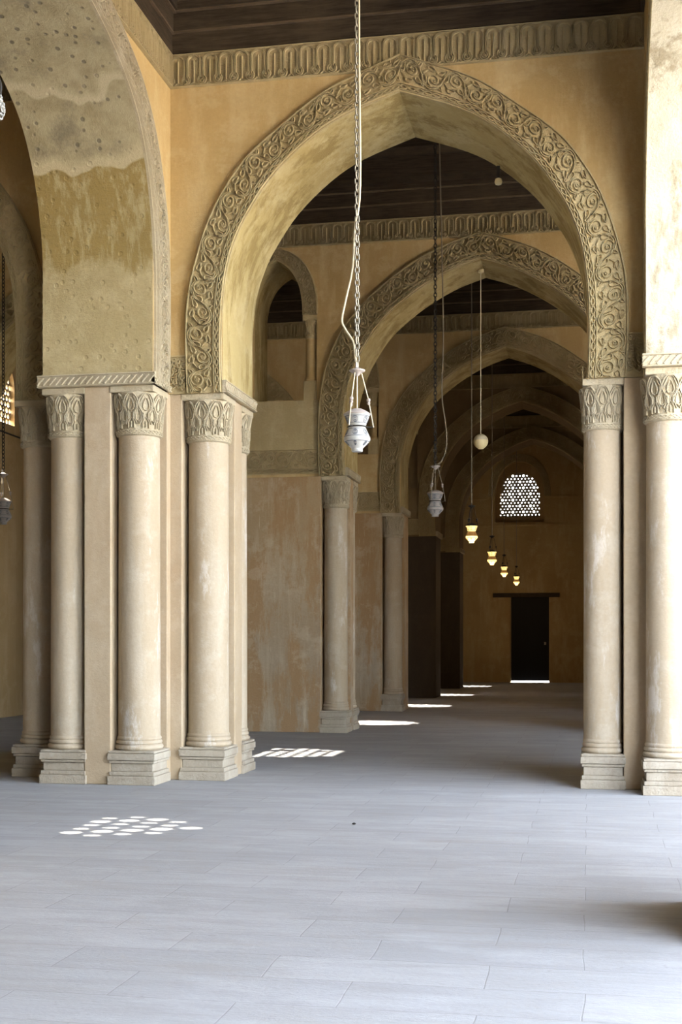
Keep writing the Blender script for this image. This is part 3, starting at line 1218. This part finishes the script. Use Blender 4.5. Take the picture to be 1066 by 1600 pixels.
def lamp(x, y, zb, k, ztop, label, lit=False, cord=None, mats=None, chain_step=.062, chained=True):
    """mosque lamp; k scales the body, zb is the bottom of the foot"""
    r = empty('mosque_lamp', (x, y, zb))
    g = M['lit'] if lit else (mats or M['glass'])
    mb = MB()
    mb.lathe([(.052 * k, 0), (.058 * k, .01 * k), (.056 * k, .03 * k), (.07 * k, .045 * k), (.128 * k, .105 * k), (.134 * k, .125 * k),
              (.130 * k, .145 * k), (.088 * k, .235 * k), (.084 * k, .25 * k)], 28)
    mb.build('lamp_bowl', M['lit_core'] if lit else g, r, smooth=True)
    mb = MB()
    mb.lathe([(.084 * k, .25 * k), (.09 * k, .27 * k), (.128 * k, .368 * k), (.13 * k, .372 * k)], 28)
    mb.build('lamp_neck', M['lit_core'] if lit else g, r, smooth=True)
    # enamel ornament: rings and roundels
    mb = MB()

    def at(u, v, h):
        # bowl lower half then upper surface
        z = v
        P = [(.07, .045), (.128, .105), (.134, .125), (.130, .145), (.088, .235), (.084, .25), (.09, .27), (.128, .368)]
        rr = P[0][0]
        for a, b in zip(P, P[1:]):
            if a[1] <= z <= b[1]:
                rr = a[0] + (b[0] - a[0]) * (z - a[1]) / (b[1] - a[1])
        rr = (rr + h) * k
        return (rr * math.cos(u), rr * math.sin(u), z * k)
    C = [2 * PI * i / 36 for i in range(37)]
    for v in (.100, .150, .225, .285, .352):
        mb.ridge([(u, v) for u in C], at, .006, .003)
    for i in range(6):
        c = 2 * PI * (i + .5) / 6
        for cz, rz in ((.19, .026), (.318, .028), (.078, .018)):
            mb.ridge([(c + rz * 8.5 * math.cos(a), cz + rz * math.sin(a)) for a in C[::3]], at, .009, .004)
            mb.ridge([(c + rz * 4 * math.cos(a), cz + rz * .5 * math.sin(a)) for a in C[::3]], at, .010, .004)
    mb.build('enamel_ornament', M['belt'] if lit else M['pattern'], r, recalc=False)
    if lit:
        ld = bpy.data.lights.new('lamp_bulb', 'POINT')
        ld.energy = 5.0
        ld.color = (1.0, .62, .28)
        ld.shadow_soft_size = .16 * k
        lo = bpy.data.objects.new('lamp_bulb', ld)
        COL.objects.link(lo)
        lo.parent = r
        lo.location = (0, 0, -.2 * k)
        mb = MB()
        mb.lathe([(.131 * k, .15 * k), (.129 * k, .16 * k), (.091 * k, .238 * k), (.089 * k, .24 * k)], 28, caps=False)
        mb.build('brown_belt', M['belt'], r, smooth=True)
    mb = MB()
    mb.lathe([(.136 * k, .37 * k), (.138 * k, .378 * k), (.10 * k, .405 * k), (.05 * k, .43 * k), (.012 * k, .435 * k)], 28)
    mb.build('lid', M['lid'] if not lit else M['iron'], r, smooth=True)
    zc = .80 * k
    mb = MB()
    mb.tube([(.093 * k * math.cos(a), .093 * k * math.sin(a), .25 * k) for a in C[:-1:2]], .007 * k, 6, closed=True)
    for i in range(3):
        a = 2 * PI * i / 3 + .2
        mb.tube([(.09 * k * math.cos(a), .09 * k * math.sin(a), .25 * k), (.165 * k * math.cos(a), .165 * k * math.sin(a), .245 * k)], .005 * k)
    mb.build('ring_bracket', M['iron'], r, smooth=True)
    cm = M['iron'] if lit else (M['chain'] if mats else M['cord'])
    for i in range(3):
        a = 2 * PI * i / 3 + .2
        ca, sa = math.cos(a), math.sin(a)
        mb = MB()
        p0 = Vector((.165 * k * ca, .165 * k * sa, .245 * k))
        pm_ = Vector((.115 * k * ca, .115 * k * sa, .52 * k))
        p1 = Vector((.045 * k * ca, .045 * k * sa, .79 * k))
        mb.tube([p0, p0.lerp(pm_, .5), pm_, pm_.lerp(p1, .5), p1], .006 * k)
        cd = mb.build('suspension_cord', cm, r)
        mb = MB()
        for dz, rr in ((0, .021), (-.032, .017)):
            q = pm_ + Vector((0, 0, dz * k))
            mb.lathe([(.004 * k, q.z - rr * k), (rr * .8 * k, q.z - rr * .6 * k), (rr * k, q.z), (rr * .8 * k, q.z + rr * .6 * k), (.004 * k, q.z + rr * k)], 12, c=(q.x, q.y))
        mb.build('bead', M['iron'] if lit else M['lid'], cd, smooth=True)
    mb = MB()
    mb.tube([(0, 0, .43 * k), (0, 0, .6 * k), (.0, 0, .8 * k)], .007 * k)
    mb.build('centre_flex', cm, r)
    mb = MB()
    mb.lathe([(.012 * k, .76 * k), (.03 * k, .775 * k), (.04 * k, .79 * k), (.078 * k, .81 * k), (.082 * k, .822 * k), (.05 * k, .83 * k), (.012 * k, .85 * k)], 24)
    mb.build('canopy_disc', M['iron'] if lit else M['lid'], r, smooth=True)
    mb = MB()
    if chained:
        chain(mb, 0, 0, .84 * k, ztop - zb, chain_step)
        mb.build('chain', M['chain_pale'] if not mats else M['iron'], r)
    else:
        mb.tube([(0, 0, .84 * k), (0, 0, ztop - zb)], .012)
        mb.build('hanging_rod', M['chain'], r)
    if cord:
        mb = MB()
        mb.tube([tuple(p) for p in cord], .011)
        mb.build('electric_cord', M['cord'] if not mats else M['chain'], r, smooth=True)
    return tag(r, label, 'lamp', 'mosque lamps hanging along the aisle')


z1 = 3.575
c1 = interp([(0, 0, .82), (-.02, 0, .95), (-.04, 0, 1.08), (-.115, 0, 1.2), (-.15, 0, 1.3), (-.11, 0, 1.5), (-.045, 0, 1.8), (-.02, .0, 2.2), (.03, 0, 2.6), (.02, 0, 4), (.02, 0, 6.2)], 6)
lamp(-2.22, 12.3, z1, .97, 10.31, 'white enamelled mosque lamp nearest the camera, hanging on a long chain with a loose cord', cord=c1)
c2 = interp([(.01, 0, .78), (.08, 0, .82), (.16, 0, 1.0), (.17, 0, 1.25), (.14, 0, 1.5), (.1, 0, 1.9), (.12, 0, 3), (.05, 0, 6.2)], 5)
lamp(-2.28, 19.3, 3.60, .93, 10.31, 'unlit grey mosque lamp, second from the camera, hanging below the third arch', cord=c2, mats=M['glass_grey'])
lamp(-2.42, 27.0, 3.77, .95, 10.31, 'highest and largest of the four glowing amber lamps', lit=True, chained=False)
lamp(-2.51, 34.0, 3.70, .93, 10.31, 'second highest of the four glowing amber lamps', lit=True, chained=False)
lamp(-2.64, 41.0, 3.72, .85, 10.31, 'third of the four glowing amber lamps, counting down', lit=True, chained=False)
lamp(-2.61, 47.5, 3.72, .85, 10.31, 'lowest and smallest of the four glowing amber lamps, above the black door', lit=True, chained=False)
lamp(-9.40, 19.5, 3.62, 1.0, 10.31, 'mosque lamp cut by the left edge of the photo, hanging in the side aisle', mats=M['glass_grey'])

r = empty('globe_lamp', (-1.98, 24.0, 5.3))
mb = MB()
mb.lathe([(.05, -.0)] + [(.138 * math.sin(a), .138 - .138 * math.cos(a)) for a in [PI * (.14 + .84 * i / 14) for i in range(15)]], 28)
mb.build('globe', M['ball'], r, smooth=True)
mb = MB(); mb.lathe([(.139 * math.sin(a), .138 - .139 * math.cos(a)) for a in [PI * (.55 + .44 * i / 8) for i in range(9)]], 28); mb.build('globe_cap', M['cord'], r, smooth=True)
mb = MB(); mb.tube([(0, 0, .27), (0, 0, 3.3)], .009); mb.build('flex', M['cord'], r)
mb = MB(); mb.lathe([(.012, 3.28), (.055, 3.3), (.06, 3.34), (.045, 3.38), (.012, 3.4)], 16); mb.build('ceiling_rose', M['ball'], r, smooth=True)
tag(r, 'small cream globe lamp on a thin cord from the tip of the second arch', 'lamp')

# small flood lamp fixed under the near arch
r = empty('flood_lamp', (-1.13, 16.42, 7.58))
mb = MB(); mb.lathe([(.015, -.04), (.04, -.03), (.05, 0), (.04, .035), (.015, .05)], 16); mb.build('lamp_glass', M['ball'], r, smooth=True)
mb = MB(); mb.box((-.02, -.02, .04), (.02, .02, .2)); mb.build('bracket', M['iron'], r)
tag(r, 'tiny white lamp fixed under the right half of the big near arch', 'lamp')

# chain that swings into the top left corner
r = empty('hanging_chain', (-3.93, 8.0, 5.45))
mb = MB()
mb.tube([(.055 * math.cos(a), 0, .08 * math.sin(a)) for a in [2 * PI * i / 24 for i in range(24)]], .011, 8, closed=True)
mb.build('hook_ring', M['iron'], r, smooth=True)
mb = MB()
chain(mb, 0, 0, .08, 4.86, .07, .008, .022)
mb.build('chain', M['chain_pale'], r)
mb = MB()
P = interp([(.0, 0, .04), (.035, 0, -.01), (.05, 0, -.08), (.07, 0, -.14), (.06, 0, -.19), (.0, 0, -.215), (-.06, 0, -.19)], 5)
L, _ = resample(P, 15)
for k, p in enumerate(L):
    q = L[min(k + 1, 15)] if k < 15 else L[k]
    mb.tube([(p[0] + .014 * math.cos(a) * (1 if k % 2 else .4), .014 * math.cos(a) * (0 if k % 2 else 1), p[2] + .02 * math.sin(a)) for a in [2 * PI * i / 10 for i in range(10)]], .006, 5, closed=True)
mb.build('loose_loop', M['glass'], r)
tag(r, 'pale chain with an iron ring hanging in the top left corner', 'chain')

mb = MB()
mb.lathe([(.008, 0), (.018, .004), (.02, .009), (.012, .016), (.004, .018)], 9)
o = mb.build('pebble', M['iron'])
o.location = (-2.17, 11.86, 0)
tag(o, 'small dark pebble lying on the pale floor below the nearest lamp', 'stone')
